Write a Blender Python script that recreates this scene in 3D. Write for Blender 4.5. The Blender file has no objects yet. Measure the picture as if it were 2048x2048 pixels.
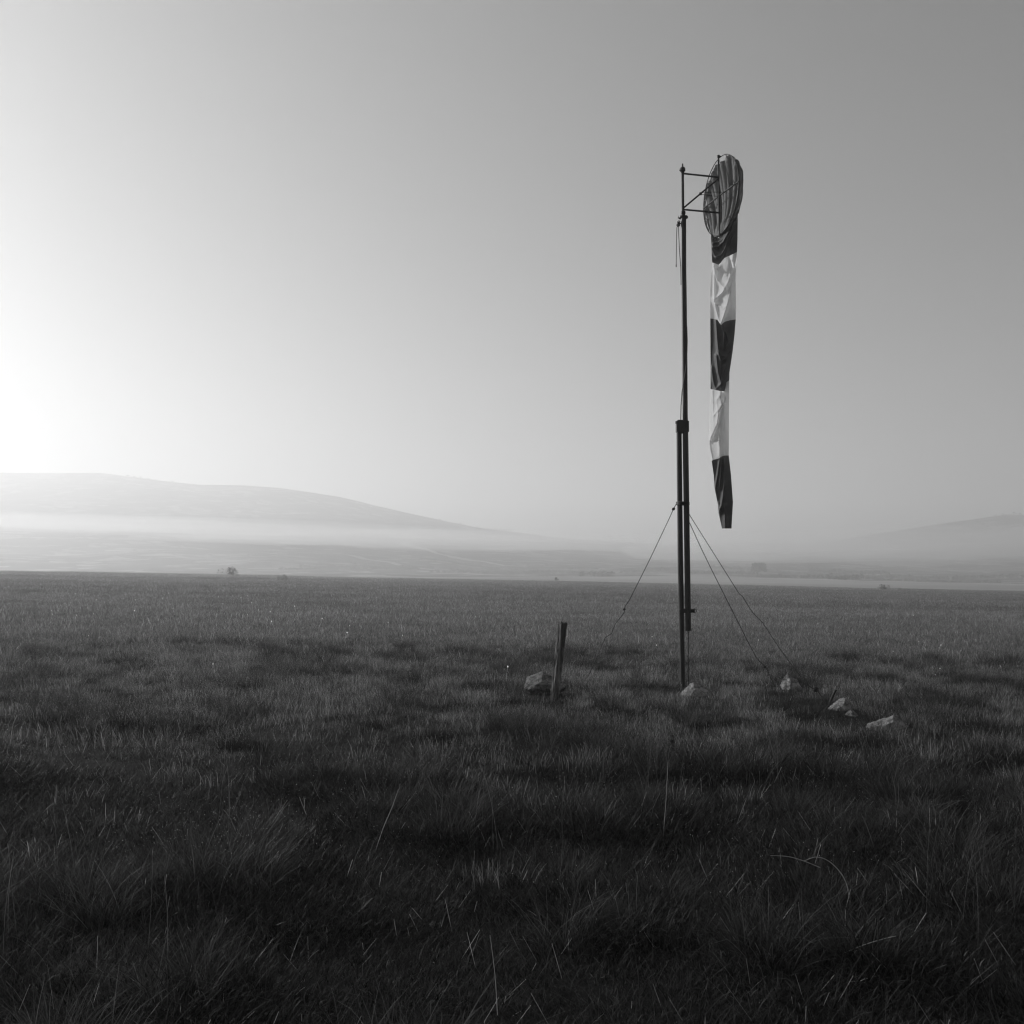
import bpy, bmesh, math, random
import numpy as np
from mathutils import Vector, Matrix, Quaternion

random.seed(7); RNG = np.random.default_rng(7)
scene = bpy.context.scene
COL = scene.collection
R = math.radians

# ------------------------------------------------------------------ camera, sky, sun, exposure
FPX = 2050.0; YH = 1135.0; EYE = 1.6
cam = bpy.data.cameras.new('camera'); co = bpy.data.objects.new('camera', cam); COL.objects.link(co)
co.location = (0, 0, EYE); co.rotation_euler = (R(90), 0, 0)
cam.sensor_width = 36; cam.lens = 36 * FPX / 2048
cam.shift_y = (YH - 1024) / 2048
cam.clip_start = 0.05; cam.clip_end = 30000
scene.camera = co

SUN_AZ, SUN_EL = -56.5, 22.0           # degrees from the view axis / above the horizon
SUN_STRENGTH, SKY_STRENGTH, EXPOSURE = 5.0, 0.063, 0.09
HAZE_DENSITY, HAZE_G, HAZE_TOP = 0.00095, 0.45, 214.0

world = bpy.data.worlds.new('World'); scene.world = world; world.use_nodes = True
wt = world.node_tree; wn = wt.nodes
bg = wn['Background']
sky = wn.new('ShaderNodeTexSky'); sky.sky_type = 'NISHITA'; sky.sun_disc = False
sky.sun_elevation = R(SUN_EL); sky.sun_rotation = R(SUN_AZ)
sky.dust_density = 1.2; sky.air_density = 1.0; sky.ozone_density = 1.0
bw = wn.new('ShaderNodeRGBToBW')       # black-and-white photograph: a grey sky
wt.links.new(sky.outputs[0], bw.inputs[0]); wt.links.new(bw.outputs[0], bg.inputs['Color'])
bg.inputs['Strength'].default_value = SKY_STRENGTH

SDIR = Vector((math.sin(R(SUN_AZ)) * math.cos(R(SUN_EL)), math.cos(R(SUN_AZ)) * math.cos(R(SUN_EL)), math.sin(R(SUN_EL))))
sl = bpy.data.lights.new('sun', 'SUN'); so = bpy.data.objects.new('sun', sl); COL.objects.link(so)
sl.energy = SUN_STRENGTH; sl.angle = R(1.5); sl.color = (1, 1, 1)
so.rotation_euler = SDIR.to_track_quat('Z', 'Y').to_euler(); so.location = (-60, 80, 40)

vs = scene.view_settings; vs.view_transform = 'Standard'; vs.look = 'None'
vs.exposure = EXPOSURE; vs.gamma = 1.0; vs.use_curve_mapping = False
cy = scene.cycles
cy.use_denoising = True; cy.denoiser = 'OPENIMAGEDENOISE'; cy.denoising_input_passes = 'RGB_ALBEDO_NORMAL'; cy.denoising_prefilter = 'ACCURATE'
cy.max_bounces = 6; cy.diffuse_bounces = 3; cy.glossy_bounces = 2; cy.transmission_bounces = 3
cy.volume_bounces = 1; cy.transparent_max_bounces = 6
cy.sample_clamp_indirect = 4.0
cy.filter_width = 1.3

# ------------------------------------------------------------------ helpers
def P(px, py, Y):
    """the place, at distance Y, that the photograph shows at this measurement"""
    return Vector(((px - 1024) / FPX * Y, Y, EYE - (py - YH) / FPX * Y))

def _h(i, j, seed):
    n = (i * 374761393 + j * 668265263 + seed * 982451653) & 0xFFFFFFFF
    n = ((n ^ (n >> 13)) * 1274126177) & 0xFFFFFFFF
    n = n ^ (n >> 16)
    return (n & 0xFFFF) / 65535.0
def vnoise(x, y, seed=0):
    x = np.asarray(x, float); y = np.asarray(y, float)
    i = np.floor(x).astype(np.int64); j = np.floor(y).astype(np.int64)
    fx = x - i; fy = y - j
    fx = fx * fx * (3 - 2 * fx); fy = fy * fy * (3 - 2 * fy)
    a = _h(i, j, seed); b = _h(i + 1, j, seed); c = _h(i, j + 1, seed); d = _h(i + 1, j + 1, seed)
    return (a * (1 - fx) + b * fx) * (1 - fy) + (c * (1 - fx) + d * fx) * fy
def fbm(x, y, seed=0, o=3):
    s = 0; a = 1; t = 0
    for k in range(o):
        s = s + a * vnoise(np.asarray(x) * 2 ** k, np.asarray(y) * 2 ** k, seed + k); t += a; a *= .5
    return s / t
def sstep(a, b, x):
    t = np.clip((np.asarray(x, float) - a) / (b - a), 0, 1); return t * t * (3 - 2 * t)

def patch(x, y): return fbm(x / .75 + 13, y / .95 + 4, 71, 3)
def patch2(x, y): return fbm(x / 2.4 + 3, y / 4.0 + 8, 73, 4)
def ground_z(X, Y):
    X = np.asarray(X, float); Y = np.asarray(Y, float)
    d = np.hypot(X, Y)
    z = -0.0088 * Y - 0.0195 * X
    z = z + (0.085 * (sstep(.44, .66, patch(X, Y)) - .35) + .08 * (fbm(X / .5, Y / .5, 5, 2) - .5)) * (1 - sstep(9, 16, d) * .75)
    z = z + 0.35 * (fbm(X / 14, Y / 14, 11) - .5) * sstep(18, 60, d)
    z = z + 0.9 * (fbm(X / 60, Y / 60, 15) - .5) * sstep(60, 200, d)
    return z
def gz(X, Y): return float(ground_z(X, Y))

def me_from(verts, faces, name='mesh', smooth=False):
    m = bpy.data.meshes.new(name)
    m.from_pydata([tuple(v) for v in verts], [], [tuple(f) for f in faces]); m.update()
    if smooth: m.polygons.foreach_set('use_smooth', [True] * len(m.polygons))
    return m
def mesh_np(name, V, F4, smooth=False):
    """quads (n,4) from numpy"""
    m = bpy.data.meshes.new(name)
    V = np.asarray(V, np.float32); F4 = np.asarray(F4, np.int32); k = F4.shape[1]
    m.vertices.add(len(V)); m.vertices.foreach_set('co', V.ravel())
    m.loops.add(F4.size); m.loops.foreach_set('vertex_index', F4.ravel())
    m.polygons.add(len(F4)); m.polygons.foreach_set('loop_start', np.arange(0, F4.size, k, dtype=np.int32))
    m.polygons.foreach_set('loop_total', np.full(len(F4), k, np.int32))
    if smooth: m.polygons.foreach_set('use_smooth', np.ones(len(F4), bool))
    m.update(calc_edges=True); m.validate()
    return m
class MB:
    def __init__(s): s.v = []; s.f = []
    def add(s, vs, fs):
        o = len(s.v); s.v += [Vector(v) for v in vs]; s.f += [tuple(i + o for i in f) for f in fs]
    def tube(s, pts, rad, n=10, caps=True):
        pts = [Vector(p) for p in pts]
        rads = rad if isinstance(rad, (list, tuple)) else [rad] * len(pts)
        vs_ = []; fs = []; ref = None
        for i, p in enumerate(pts):
            d = (pts[min(i + 1, len(pts) - 1)] - pts[max(i - 1, 0)]).normalized()
            if ref is None: ref = Vector((1, 0, 0)) if abs(d.x) < .8 else Vector((0, 1, 0))
            a = (ref - d * ref.dot(d)).normalized(); b = d.cross(a); ref = a
            for k in range(n):
                t = 2 * math.pi * k / n
                vs_.append(p + (a * math.cos(t) + b * math.sin(t)) * rads[i])
        for i in range(len(pts) - 1):
            for k in range(n):
                q = (k + 1) % n
                fs.append((i * n + k, i * n + q, (i + 1) * n + q, (i + 1) * n + k))
        if caps:
            fs.append(tuple(range(n - 1, -1, -1))); fs.append(tuple((len(pts) - 1) * n + k for k in range(n)))
        s.add(vs_, fs)
    def ring(s, c, nrm, r, rt, N=24, n=8, a0=0, a1=2 * math.pi):
        nrm = Vector(nrm).normalized(); a = nrm.orthogonal().normalized(); b = nrm.cross(a); c = Vector(c)
        full = abs(a1 - a0 - 2 * math.pi) < 1e-4
        M = N if full else N + 1; vs_ = []; fs = []
        for i in range(M):
            t = a0 + (a1 - a0) * i / N; o = a * math.cos(t) + b * math.sin(t)
            for k in range(n):
                q = 2 * math.pi * k / n
                vs_.append(c + o * (r + rt * math.cos(q)) + nrm * rt * math.sin(q))
        for i in range(N):
            j = (i + 1) % M
            for k in range(n):
                q = (k + 1) % n; fs.append((i * n + k, j * n + k, j * n + q, i * n + q))
        s.add(vs_, fs)
    def box(s, c, sx, sy, sz, rot=None, bev=.12):
        bm = bmesh.new(); bmesh.ops.create_cube(bm, size=1)
        bmesh.ops.scale(bm, vec=(sx, sy, sz), verts=bm.verts)
        bmesh.ops.bevel(bm, geom=bm.edges[:], offset=min(sx, sy, sz) * bev, segments=2, affect='EDGES')
        if rot is not None: bmesh.ops.rotate(bm, verts=bm.verts, cent=(0, 0, 0), matrix=rot)
        bm.verts.index_update()
        s.add([v.co + Vector(c) for v in bm.verts], [[v.index for v in f.verts] for f in bm.faces]); bm.free()
    def build(s, name, mat, parent=None, loc=None, smooth=True):
        base = Vector(loc) if loc is not None else (root_of(parent) if parent else Vector((0, 0, 0)))
        m = me_from([v - base for v in s.v], s.f, name, smooth)
        if smooth: m.set_sharp_from_angle(angle=R(40))
        return link(name, m, mat, parent, base if parent is None else None)
def root_of(o):
    t = Vector((0, 0, 0))
    while o is not None: t += o.location; o = o.parent
    return t
def link(name, m, mat, parent=None, loc=None):
    o = bpy.data.objects.new(name, m); COL.objects.link(o)
    if mat is not None: m.materials.append(mat)
    if parent is not None: o.parent = parent
    if loc is not None: o.location = loc
    return o
def tag(o, label=None, cat=None, group=None, kind=None):
    if label: o['label'] = label
    if cat: o['category'] = cat
    if group: o['group'] = group
    if kind: o['kind'] = kind
    return o
def empty(name, loc, label, cat, group=None):
    o = bpy.data.objects.new(name, None); COL.objects.link(o); o.location = loc; o.empty_display_size = .2
    return tag(o, label, cat, group)

# ------------------------------------------------------------------ materials (all grey: the place is shown in black and white)
def new_mat(name):
    m = bpy.data.materials.new(name); m.use_nodes = True
    nt = m.node_tree; return m, nt, nt.nodes, nt.nodes['Principled BSDF']
def grey(v): return (v, v, v, 1)
def ramp(nt, src, stops):
    r = nt.nodes.new('ShaderNodeValToRGB'); e = r.color_ramp.elements
    e[0].position, e[0].color = stops[0][0], grey(stops[0][1]); e[1].position, e[1].color = stops[-1][0], grey(stops[-1][1])
    for p, c in stops[1:-1]:
        k = e.new(p); k.color = grey(c)
    nt.links.new(src, r.inputs[0]); return r
def noise(nt, scale, detail=4, rough=.55, coord='Object', stretch=None, dist=0):
    tc = nt.nodes.new('ShaderNodeTexCoord'); src = tc.outputs[coord]
    if stretch:
        mp = nt.nodes.new('ShaderNodeMapping'); mp.inputs['Scale'].default_value = stretch
        nt.links.new(src, mp.inputs[0]); src = mp.outputs[0]
    n = nt.nodes.new('ShaderNodeTexNoise'); n.inputs['Scale'].default_value = scale
    n.inputs['Detail'].default_value = detail; n.inputs['Roughness'].default_value = rough; n.inputs['Distortion'].default_value = dist
    nt.links.new(src, n.inputs['Vector']); return n
def bump(nt, src, b, strength=.5, dist=.01):
    k = nt.nodes.new('ShaderNodeBump'); k.inputs['Strength'].default_value = strength; k.inputs['Distance'].default_value = dist
    nt.links.new(src, k.inputs['Height']); nt.links.new(k.outputs[0], b.inputs['Normal'])

def metal_mat(name, v0, v1, rough=.55, metallic=.4):
    m, nt, n, b = new_mat(name)
    t = noise(nt, 14, 6, .65, stretch=(1, 1, .35)); r = ramp(nt, t.outputs['Fac'], [(.35, v0), (.7, v1)])
    nt.links.new(r.outputs[0], b.inputs['Base Color'])
    b.inputs['Metallic'].default_value = metallic; b.inputs['Roughness'].default_value = rough
    t2 = noise(nt, 120, 3); bump(nt, t2.outputs['Fac'], b, .25, .003); return m
M_STEEL = metal_mat('painted_steel', .012, .03, .5, .2)
M_FRAME = metal_mat('frame_steel', .02, .05, .75, .0)
M_WIRE = metal_mat('rusty_wire', .006, .014, .8, .0)
M_GALV = metal_mat('galvanised_wire', .3, .45, .4, .7)

def rope_mat():
    m, nt, n, b = new_mat('rope'); t = noise(nt, 60, 2, stretch=(1, 1, 3))
    r = ramp(nt, t.outputs['Fac'], [(.3, .06), (.7, .12)]); nt.links.new(r.outputs[0], b.inputs['Base Color']); b.inputs['Roughness'].default_value = .9
    return m
M_ROPE = rope_mat()

def cloth_mat(name, v0, v1, trans, sheen, rough):
    m, nt, n, b = new_mat(name)
    t = noise(nt, 7, 5, .6); r = ramp(nt, t.outputs['Fac'], [(.3, v0), (.7, v1)])
    nt.links.new(r.outputs[0], b.inputs['Base Color']); b.inputs['Roughness'].default_value = rough
    b.inputs['Sheen Weight'].default_value = sheen; b.inputs['Specular IOR Level'].default_value = .12
    wv = noise(nt, 380, 1, coord='Object'); bump(nt, wv.outputs['Fac'], b, .12, .002)
    tr = n.new('ShaderNodeBsdfTranslucent'); nt.links.new(r.outputs[0], tr.inputs['Color'])
    mx = n.new('ShaderNodeMixShader'); mx.inputs[0].default_value = trans
    nt.links.new(b.outputs[0], mx.inputs[1]); nt.links.new(tr.outputs[0], mx.inputs[2])
    nt.links.new(mx.outputs[0], n['Material Output'].inputs['Surface']); return m
M_CDARK = cloth_mat('dark_fabric', .11, .15, .3, .03, .55)
M_CWHITE = cloth_mat('white_fabric', .76, .84, .5, .0, .7)

def grass_mat(name, lo, hi, trans=.45, spec=.35):
    m, nt, n, b = new_mat(name)
    oi = n.new('ShaderNodeObjectInfo'); r = ramp(nt, oi.outputs['Random'], [(0, lo), (1, hi)])
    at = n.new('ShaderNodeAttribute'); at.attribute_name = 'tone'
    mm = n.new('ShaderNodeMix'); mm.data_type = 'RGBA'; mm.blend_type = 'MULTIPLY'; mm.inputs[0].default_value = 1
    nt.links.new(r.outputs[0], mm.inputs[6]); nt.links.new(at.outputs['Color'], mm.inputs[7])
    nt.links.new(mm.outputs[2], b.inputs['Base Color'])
    b.inputs['Roughness'].default_value = .55; b.inputs['Specular IOR Level'].default_value = spec
    tr = n.new('ShaderNodeBsdfTranslucent'); nt.links.new(mm.outputs[2], tr.inputs['Color'])
    mx = n.new('ShaderNodeMixShader'); mx.inputs[0].default_value = trans
    nt.links.new(b.outputs[0], mx.inputs[1]); nt.links.new(tr.outputs[0], mx.inputs[2])
    nt.links.new(mx.outputs[0], n['Material Output'].inputs['Surface']); return m
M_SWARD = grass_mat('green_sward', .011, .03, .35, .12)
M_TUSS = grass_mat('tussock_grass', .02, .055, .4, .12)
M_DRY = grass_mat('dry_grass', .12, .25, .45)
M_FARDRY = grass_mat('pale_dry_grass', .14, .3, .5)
M_STALK = grass_mat('straw_stalk', .16, .3, .3)
M_HEAD = grass_mat('pale_seed_head', .5, .7, .3)
M_DOCK = grass_mat('dried_dock', .015, .03, .1)

def ground_mat():
    m, nt, n, b = new_mat('meadow_soil')
    t = noise(nt, .9, 8, .6); r = ramp(nt, t.outputs['Fac'], [(.35, .008), (.5, .014), (.7, .025)])
    nt.links.new(r.outputs[0], b.inputs['Base Color']); b.inputs['Roughness'].default_value = .95
    b.inputs['Specular IOR Level'].default_value = .1
    t2 = noise(nt, 9, 8, .7); bump(nt, t2.outputs['Fac'], b, 1, .12); return m
M_GROUND = ground_mat()

def hill_mat():
    m, nt, n, b = new_mat('farmland')
    tc = n.new('ShaderNodeTexCoord'); mp = n.new('ShaderNodeMapping')
    mp.inputs['Scale'].default_value = (1 / 120, 1 / 80, 0); mp.inputs['Rotation'].default_value = (0, 0, .5)
    nt.links.new(tc.outputs['Object'], mp.inputs[0])
    nz = n.new('ShaderNodeTexNoise'); nz.inputs['Scale'].default_value = 1.3; nt.links.new(mp.outputs[0], nz.inputs['Vector'])
    ad = n.new('ShaderNodeMix'); ad.data_type = 'RGBA'; ad.blend_type = 'ADD'; ad.inputs[0].default_value = .55
    nt.links.new(mp.outputs[0], ad.inputs[6]); nt.links.new(nz.outputs['Color'], ad.inputs[7])
    vo = n.new('ShaderNodeTexVoronoi'); vo.feature = 'F1'; nt.links.new(ad.outputs[2], vo.inputs['Vector'])
    bwv = n.new('ShaderNodeSeparateColor'); nt.links.new(vo.outputs['Color'], bwv.inputs[0])
    fields = ramp(nt, bwv.outputs[0], [(0, .025), (.35, .05), (.55, .1), (.75, .18), (1, .26)])
    ve = n.new('ShaderNodeTexVoronoi'); ve.feature = 'DISTANCE_TO_EDGE'; nt.links.new(ad.outputs[2], ve.inputs['Vector'])
    edge = ramp(nt, ve.outputs['Distance'], [(.02, .18), (.06, 1)])
    mu = n.new('ShaderNodeMix'); mu.data_type = 'RGBA'; mu.blend_type = 'MULTIPLY'; mu.inputs[0].default_value = 1
    nt.links.new(fields.outputs[0], mu.inputs[6]); nt.links.new(edge.outputs[0], mu.inputs[7])
    sc = noise(nt, .014, 9, .7, stretch=(1, .8, 1)); scr = ramp(nt, sc.outputs['Fac'], [(.45, .1), (.53, 1)])   # scrub and thickets
    m2 = n.new('ShaderNodeMix'); m2.data_type = 'RGBA'; m2.blend_type = 'MULTIPLY'; m2.inputs[0].default_value = 1
    nt.links.new(mu.outputs[2], m2.inputs[6]); nt.links.new(scr.outputs[0], m2.inputs[7])
    nt.links.new(m2.outputs[2], b.inputs['Base Color']); b.inputs['Roughness'].default_value = .95
    b.inputs['Specular IOR Level'].default_value = .05
    return m
M_HILL = hill_mat()

def field_mat():
    m, nt, n, b = new_mat('stubble_field')
    t = noise(nt, .02, 5, .6, stretch=(.3, 1.5, 1)); r = ramp(nt, t.outputs['Fac'], [(.3, .16), (.7, .34)])
    nt.links.new(r.outputs[0], b.inputs['Base Color']); b.inputs['Roughness'].default_value = .95; b.inputs['Specular IOR Level'].default_value = .05
    return m
M_FIELD = field_mat()

def rock_mat():
    m, nt, n, b = new_mat('lichened_limestone')
    t = noise(nt, 9, 9, .7); r = ramp(nt, t.outputs['Fac'], [(.3, .05), (.44, .16), (.58, .36), (.75, .48)])
    vo = n.new('ShaderNodeTexVoronoi'); vo.feature = 'DISTANCE_TO_EDGE'; vo.inputs['Scale'].default_value = 9
    tc = n.new('ShaderNodeTexCoord'); nt.links.new(tc.outputs['Object'], vo.inputs['Vector'])
    cr = ramp(nt, vo.outputs['Distance'], [(.0, .25), (.07, 1)])
    mu = n.new('ShaderNodeMix'); mu.data_type = 'RGBA'; mu.blend_type = 'MULTIPLY'; mu.inputs[0].default_value = .8
    nt.links.new(r.outputs[0], mu.inputs[6]); nt.links.new(cr.outputs[0], mu.inputs[7])
    nt.links.new(mu.outputs[2], b.inputs['Base Color']); b.inputs['Roughness'].default_value = .9
    b.inputs['Specular IOR Level'].default_value = .2
    t2 = noise(nt, 30, 8, .75); bump(nt, t2.outputs['Fac'], b, .9, .03); return m
M_ROCK = rock_mat()
def wood_mat():
    m, nt, n, b = new_mat('weathered_timber')
    t = noise(nt, 22, 7, .7, stretch=(1, 1, .08), dist=.4); r = ramp(nt, t.outputs['Fac'], [(.34, .02), (.5, .06), (.62, .22), (.76, .42)])
    nt.links.new(r.outputs[0], b.inputs['Base Color']); b.inputs['Roughness'].default_value = .9; b.inputs['Specular IOR Level'].default_value = .15
    bump(nt, t.outputs['Fac'], b, 1, .02); return m
M_WOOD = wood_mat()
def leaf_mat():
    m, nt, n, b = new_mat('foliage'); t = noise(nt, .6, 4); r = ramp(nt, t.outputs['Fac'], [(.3, .025), (.7, .07)])
    nt.links.new(r.outputs[0], b.inputs['Base Color']); b.inputs['Roughness'].default_value = .8; b.inputs['Specular IOR Level'].default_value = .1; return m
M_LEAF = leaf_mat()
def twig_mat():
    m, nt, n, b = new_mat('bare_twigs'); t = noise(nt, 2, 4); r = ramp(nt, t.outputs['Fac'], [(.3, .26), (.7, .4)])
    nt.links.new(r.outputs[0], b.inputs['Base Color']); b.inputs['Roughness'].default_value = .8; return m
M_TWIG = twig_mat()
def bark_mat():
    m, nt, n, b = new_mat('bark'); t = noise(nt, 5, 5, stretch=(1, 1, .2)); r = ramp(nt, t.outputs['Fac'], [(.3, .03), (.7, .09)])
    nt.links.new(r.outputs[0], b.inputs['Base Color']); b.inputs['Roughness'].default_value = .9; return m
M_BARK = bark_mat()
def volume_mat(name, dens, g):
    m = bpy.data.materials.new(name); m.use_nodes = True; nt = m.node_tree
    nt.nodes.remove(nt.nodes['Principled BSDF'])
    v = nt.nodes.new('ShaderNodeVolumePrincipled'); v.inputs['Color'].default_value = grey(.97)
    v.inputs['Density'].default_value = dens; v.inputs['Anisotropy'].default_value = g
    nt.links.new(v.outputs[0], nt.nodes['Material Output'].inputs['Volume']); return m

# ------------------------------------------------------------------ ground: meadow sheet
def axis(neg, pos, fine, grow):
    a = [0.]; st = fine
    while a[-1] < pos: a.append(a[-1] + st); st *= grow
    b = [0.]; st = fine
    while b[-1] > neg: b.append(b[-1] - st); st *= grow
    return np.array(sorted(set(b + a)))
xs = axis(-700, 700, .14, 1.022); ys = np.concatenate([np.linspace(-60, 0, 20, endpoint=False), np.linspace(0, 20, 140, endpoint=False), 20 * (385 / 20) ** np.linspace(0, 1, 130)])
XX, YY = np.meshgrid(xs, ys)
ZZ = ground_z(XX, YY)
V = np.stack([XX, YY, ZZ], -1).reshape(-1, 3)
nx, ny = len(xs), len(ys)
I, J = np.meshgrid(np.arange(nx - 1), np.arange(ny - 1)); a = (J * nx + I).ravel()
F = np.stack([a, a + 1, a + nx + 1, a + nx], -1)
tag(link('meadow_ground', mesh_np('meadow_ground', V, F, True), M_GROUND), 'dark soil under the meadow grass', None, None, 'structure')

# ------------------------------------------------------------------ hills: one sheet from the meadow's far edge to behind the crests
cx = np.array([-900, -200, 0, 200, 330, 400, 480, 560, 680, 760, 850, 950, 1020, 1120, 1365, 1500, 1600, 1654, 1802, 1908, 2014, 2048, 2250, 2900])
crest = np.array([1010, 960, 946, 946, 962, 969, 970, 976, 994, 1013, 1033, 1054, 1063, 1075, 1092, 1084, 1090, 1082, 1060, 1044, 1029, 1031, 1015, 1000])
rx = np.array([-900, 0, 300, 600, 1000, 1365, 1700, 2048, 2900])
rows = {  # distance: height in the view at each rx
    378: None,
    430: [1150, 1149, 1152, 1155, 1158, 1164, 1170, 1176, 1184],
    620: [1158, 1156, 1156, 1156, 1153, 1155, 1163, 1169, 1172],
    820: [1148, 1147, 1147, 1149, 1149, 1149, 1156, 1163, 1165],
    950: [1125, 1124, 1128, 1135, 1142, 1142, 1146, 1149, 1148],
    1200: [1095, 1090, 1096, 1106, 1126, 1133, 1134, 1132, 1126],
    1450: [1062, 1042, 1050, 1064, 1100, 1120, 1118, 1098, 1090],
    1700: [1030, 985, 998, 1018, 1078, 1108, 1095, 1058, 1045],
    1900: 'crest',
    2250: [1060, 1010, 1030, 1040, 1100, 1115, 1110, 1080, 1070],
    2900: [1130, 1130, 1130, 1130, 1130, 1130, 1130, 1130, 1130],
}
pxs = np.linspace(-900, 2900, 330); dk = np.array(list(rows.keys()), float)
tab = []
for d, r_ in rows.items():
    if r_ is None: tab.append(1153 + 40 * (pxs - 1024) / FPX + EYE * FPX / d + 3)
    elif r_ == 'crest': tab.append(np.interp(pxs, cx, crest))
    else: tab.append(np.interp(pxs, rx, r_))
tab = np.array(tab)
dist = np.concatenate([np.linspace(378, 1000, 90, endpoint=False), np.linspace(1000, 1900, 90, endpoint=False), np.linspace(1900, 2900, 24)])
def hill_y(px, d):
    col = np.array([np.interp(px, pxs, t) for t in tab]); return np.interp(d, dk, col)
yy = np.array([[np.interp(d, dk, tab[:, i]) for i in range(len(pxs))] for d in dist])
DD = dist[:, None] * np.ones_like(yy); XH = (pxs[None, :] - 1024) / FPX * DD
ZH = EYE - (yy - YH) / FPX * DD
amp = np.interp(DD, [378, 500, 1000, 1850, 1900], [0, .5, 7, 9, 2.2])
ZH = ZH + amp * (fbm(XH / 160, DD / 160, 41, 4) - .5) * 2
V = np.stack([XH, DD, ZH], -1).reshape(-1, 3); nx, ny = len(pxs), len(dist)
I, J = np.meshgrid(np.arange(nx - 1), np.arange(ny - 1)); a = (J * nx + I).ravel(); F = np.stack([a, a + 1, a + nx + 1, a + nx], -1)
hm = mesh_np('hills', V, F, True)
ho = link('hills', hm, M_HILL); hm.materials.append(M_FIELD)
fc = DD[:-1, :-1].ravel(); mi = np.where(fc < 640 + 60 * np.sin(XH[:-1, :-1].ravel() / 90), 1, 0).astype(np.int32); hm.polygons.foreach_set('material_index', mi)
tag(ho, 'hazy farmed hills beyond the meadow', None, None, 'structure')
def hz(X, Y):
    px = X / Y * FPX + 1024; i = int(np.clip(np.searchsorted(pxs, px) - 1, 0, nx - 2)); j = int(np.clip(np.searchsorted(dist, Y) - 1, 0, ny - 2))
    a = (px - pxs[i]) / (pxs[i + 1] - pxs[i]); b = (Y - dist[j]) / (dist[j + 1] - dist[j])
    return float((ZH[j, i] * (1 - a) + ZH[j, i + 1] * a) * (1 - b) + (ZH[j + 1, i] * (1 - a) + ZH[j + 1, i + 1] * a) * b)
def top_z(X, Y): return gz(X, Y) if Y < 380 else hz(X, Y)

M_TRACK, nt_, n_, b_ = new_mat('pale_track'); tz = noise(nt_, .05, 5); rz = ramp(nt_, tz.outputs['Fac'], [(.3, .2), (.7, .32)]); nt_.links.new(rz.outputs[0], b_.inputs['Base Color']); b_.inputs['Roughness'].default_value = 1
def dist_at(px, py):
    i = int(np.clip(np.searchsorted(pxs, px), 0, nx - 1)); c = tab[:, i]; ds = np.linspace(1800, 640, 400); yv = np.interp(ds, dk, c)
    return float(ds[np.argmin(np.abs(yv - py))])
for pl, w_ in (([(800, 1088), (850, 1098), (900, 1114), (960, 1124), (1015, 1131)], 7), ([(690, 1112), (740, 1122), (800, 1134), (870, 1143), (950, 1148)], 7), ([(1180, 1128), (1230, 1133), (1290, 1135)], 7), ([(1450, 1132), (1520, 1140), (1600, 1146)], 8)):
    vv = []; P2 = []
    for (xa, ya), (xb, yb) in zip(pl[:-1], pl[1:]):
        for q in range(8): P2.append((xa + (xb - xa) * q / 8, ya + (yb - ya) * q / 8))
    for xq, yq in P2:
        d_ = dist_at(xq, yq); X_ = (xq - 1024) / FPX * d_
        for sgn in (-1, 1): vv.append((X_, d_ + sgn * w_ * 1.5, hz(X_, d_ + sgn * w_ * 1.5) + .5))
    ff = [(2 * i, 2 * i + 2, 2 * i + 3, 2 * i + 1) for i in range(len(P2) - 1)]
    tag(link('track', me_from(vv, ff, 'track'), M_TRACK), 'pale farm track climbing the far slope', None, None, 'structure')

# ------------------------------------------------------------------ air: haze and two mist banks
mb = MB(); lo = -60
c8 = [(x, y, z) for x in (-3600, 3600) for y in (-600, 3400) for z in (lo, HAZE_TOP)]
mb.add(c8, [(0, 1, 3, 2), (4, 6, 7, 5), (0, 4, 5, 1), (2, 3, 7, 6), (0, 2, 6, 4), (1, 5, 7, 3)])
tag(mb.build('haze', volume_mat('haze_air', HAZE_DENSITY, HAZE_G), smooth=False), 'pale morning haze filling the valley', None, None, 'stuff')
def mist(px0, px1, py, Y, hpx, depth, tilt, dens):
    c = P((px0 + px1) / 2, py, Y); rx_ = (px1 - px0) / 2 / FPX * Y; rz_ = hpx / FPX * Y
    bm = bmesh.new(); bmesh.ops.create_uvsphere(bm, u_segments=96, v_segments=32, radius=1)
    m = bpy.data.meshes.new('mist_bank')
    for v in bm.verts:
        w = v.co.copy(); k = 1 + .25 * (float(vnoise(w.x * 3 + py, w.y * 3, 3)) - .5)
        kz = 1 + 1.1 * (float(fbm(w.x * 6 + py, w.y * 4 + px0 * .01, 8)) - .5)
        v.co = Vector((w.x * rx_ * k, w.y * depth * k, w.z * rz_ * kz + tilt * w.x * rx_ + .5 * rz_ * (float(fbm(w.x * 5 + px1 * .1, w.y * 3, 9)) - .5)))
    bm.to_mesh(m); bm.free()
    return tag(link('mist_bank', m, volume_mat('mist_air', dens, HAZE_G), None, c), 'low bank of white mist lying across the foot of the hills', None, None, 'stuff')
mist(-900, 1500, 1051, 1120, 8, 240, -.03, .002)
mist(-700, 1250, 1056, 1150, 15, 220, -.03, .0012)
mist(300, 2000, 1086, 1180, 16, 300, -.012, .0016)
mist(1150, 2900, 1092, 1250, 40, 330, .01, .0022)

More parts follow.
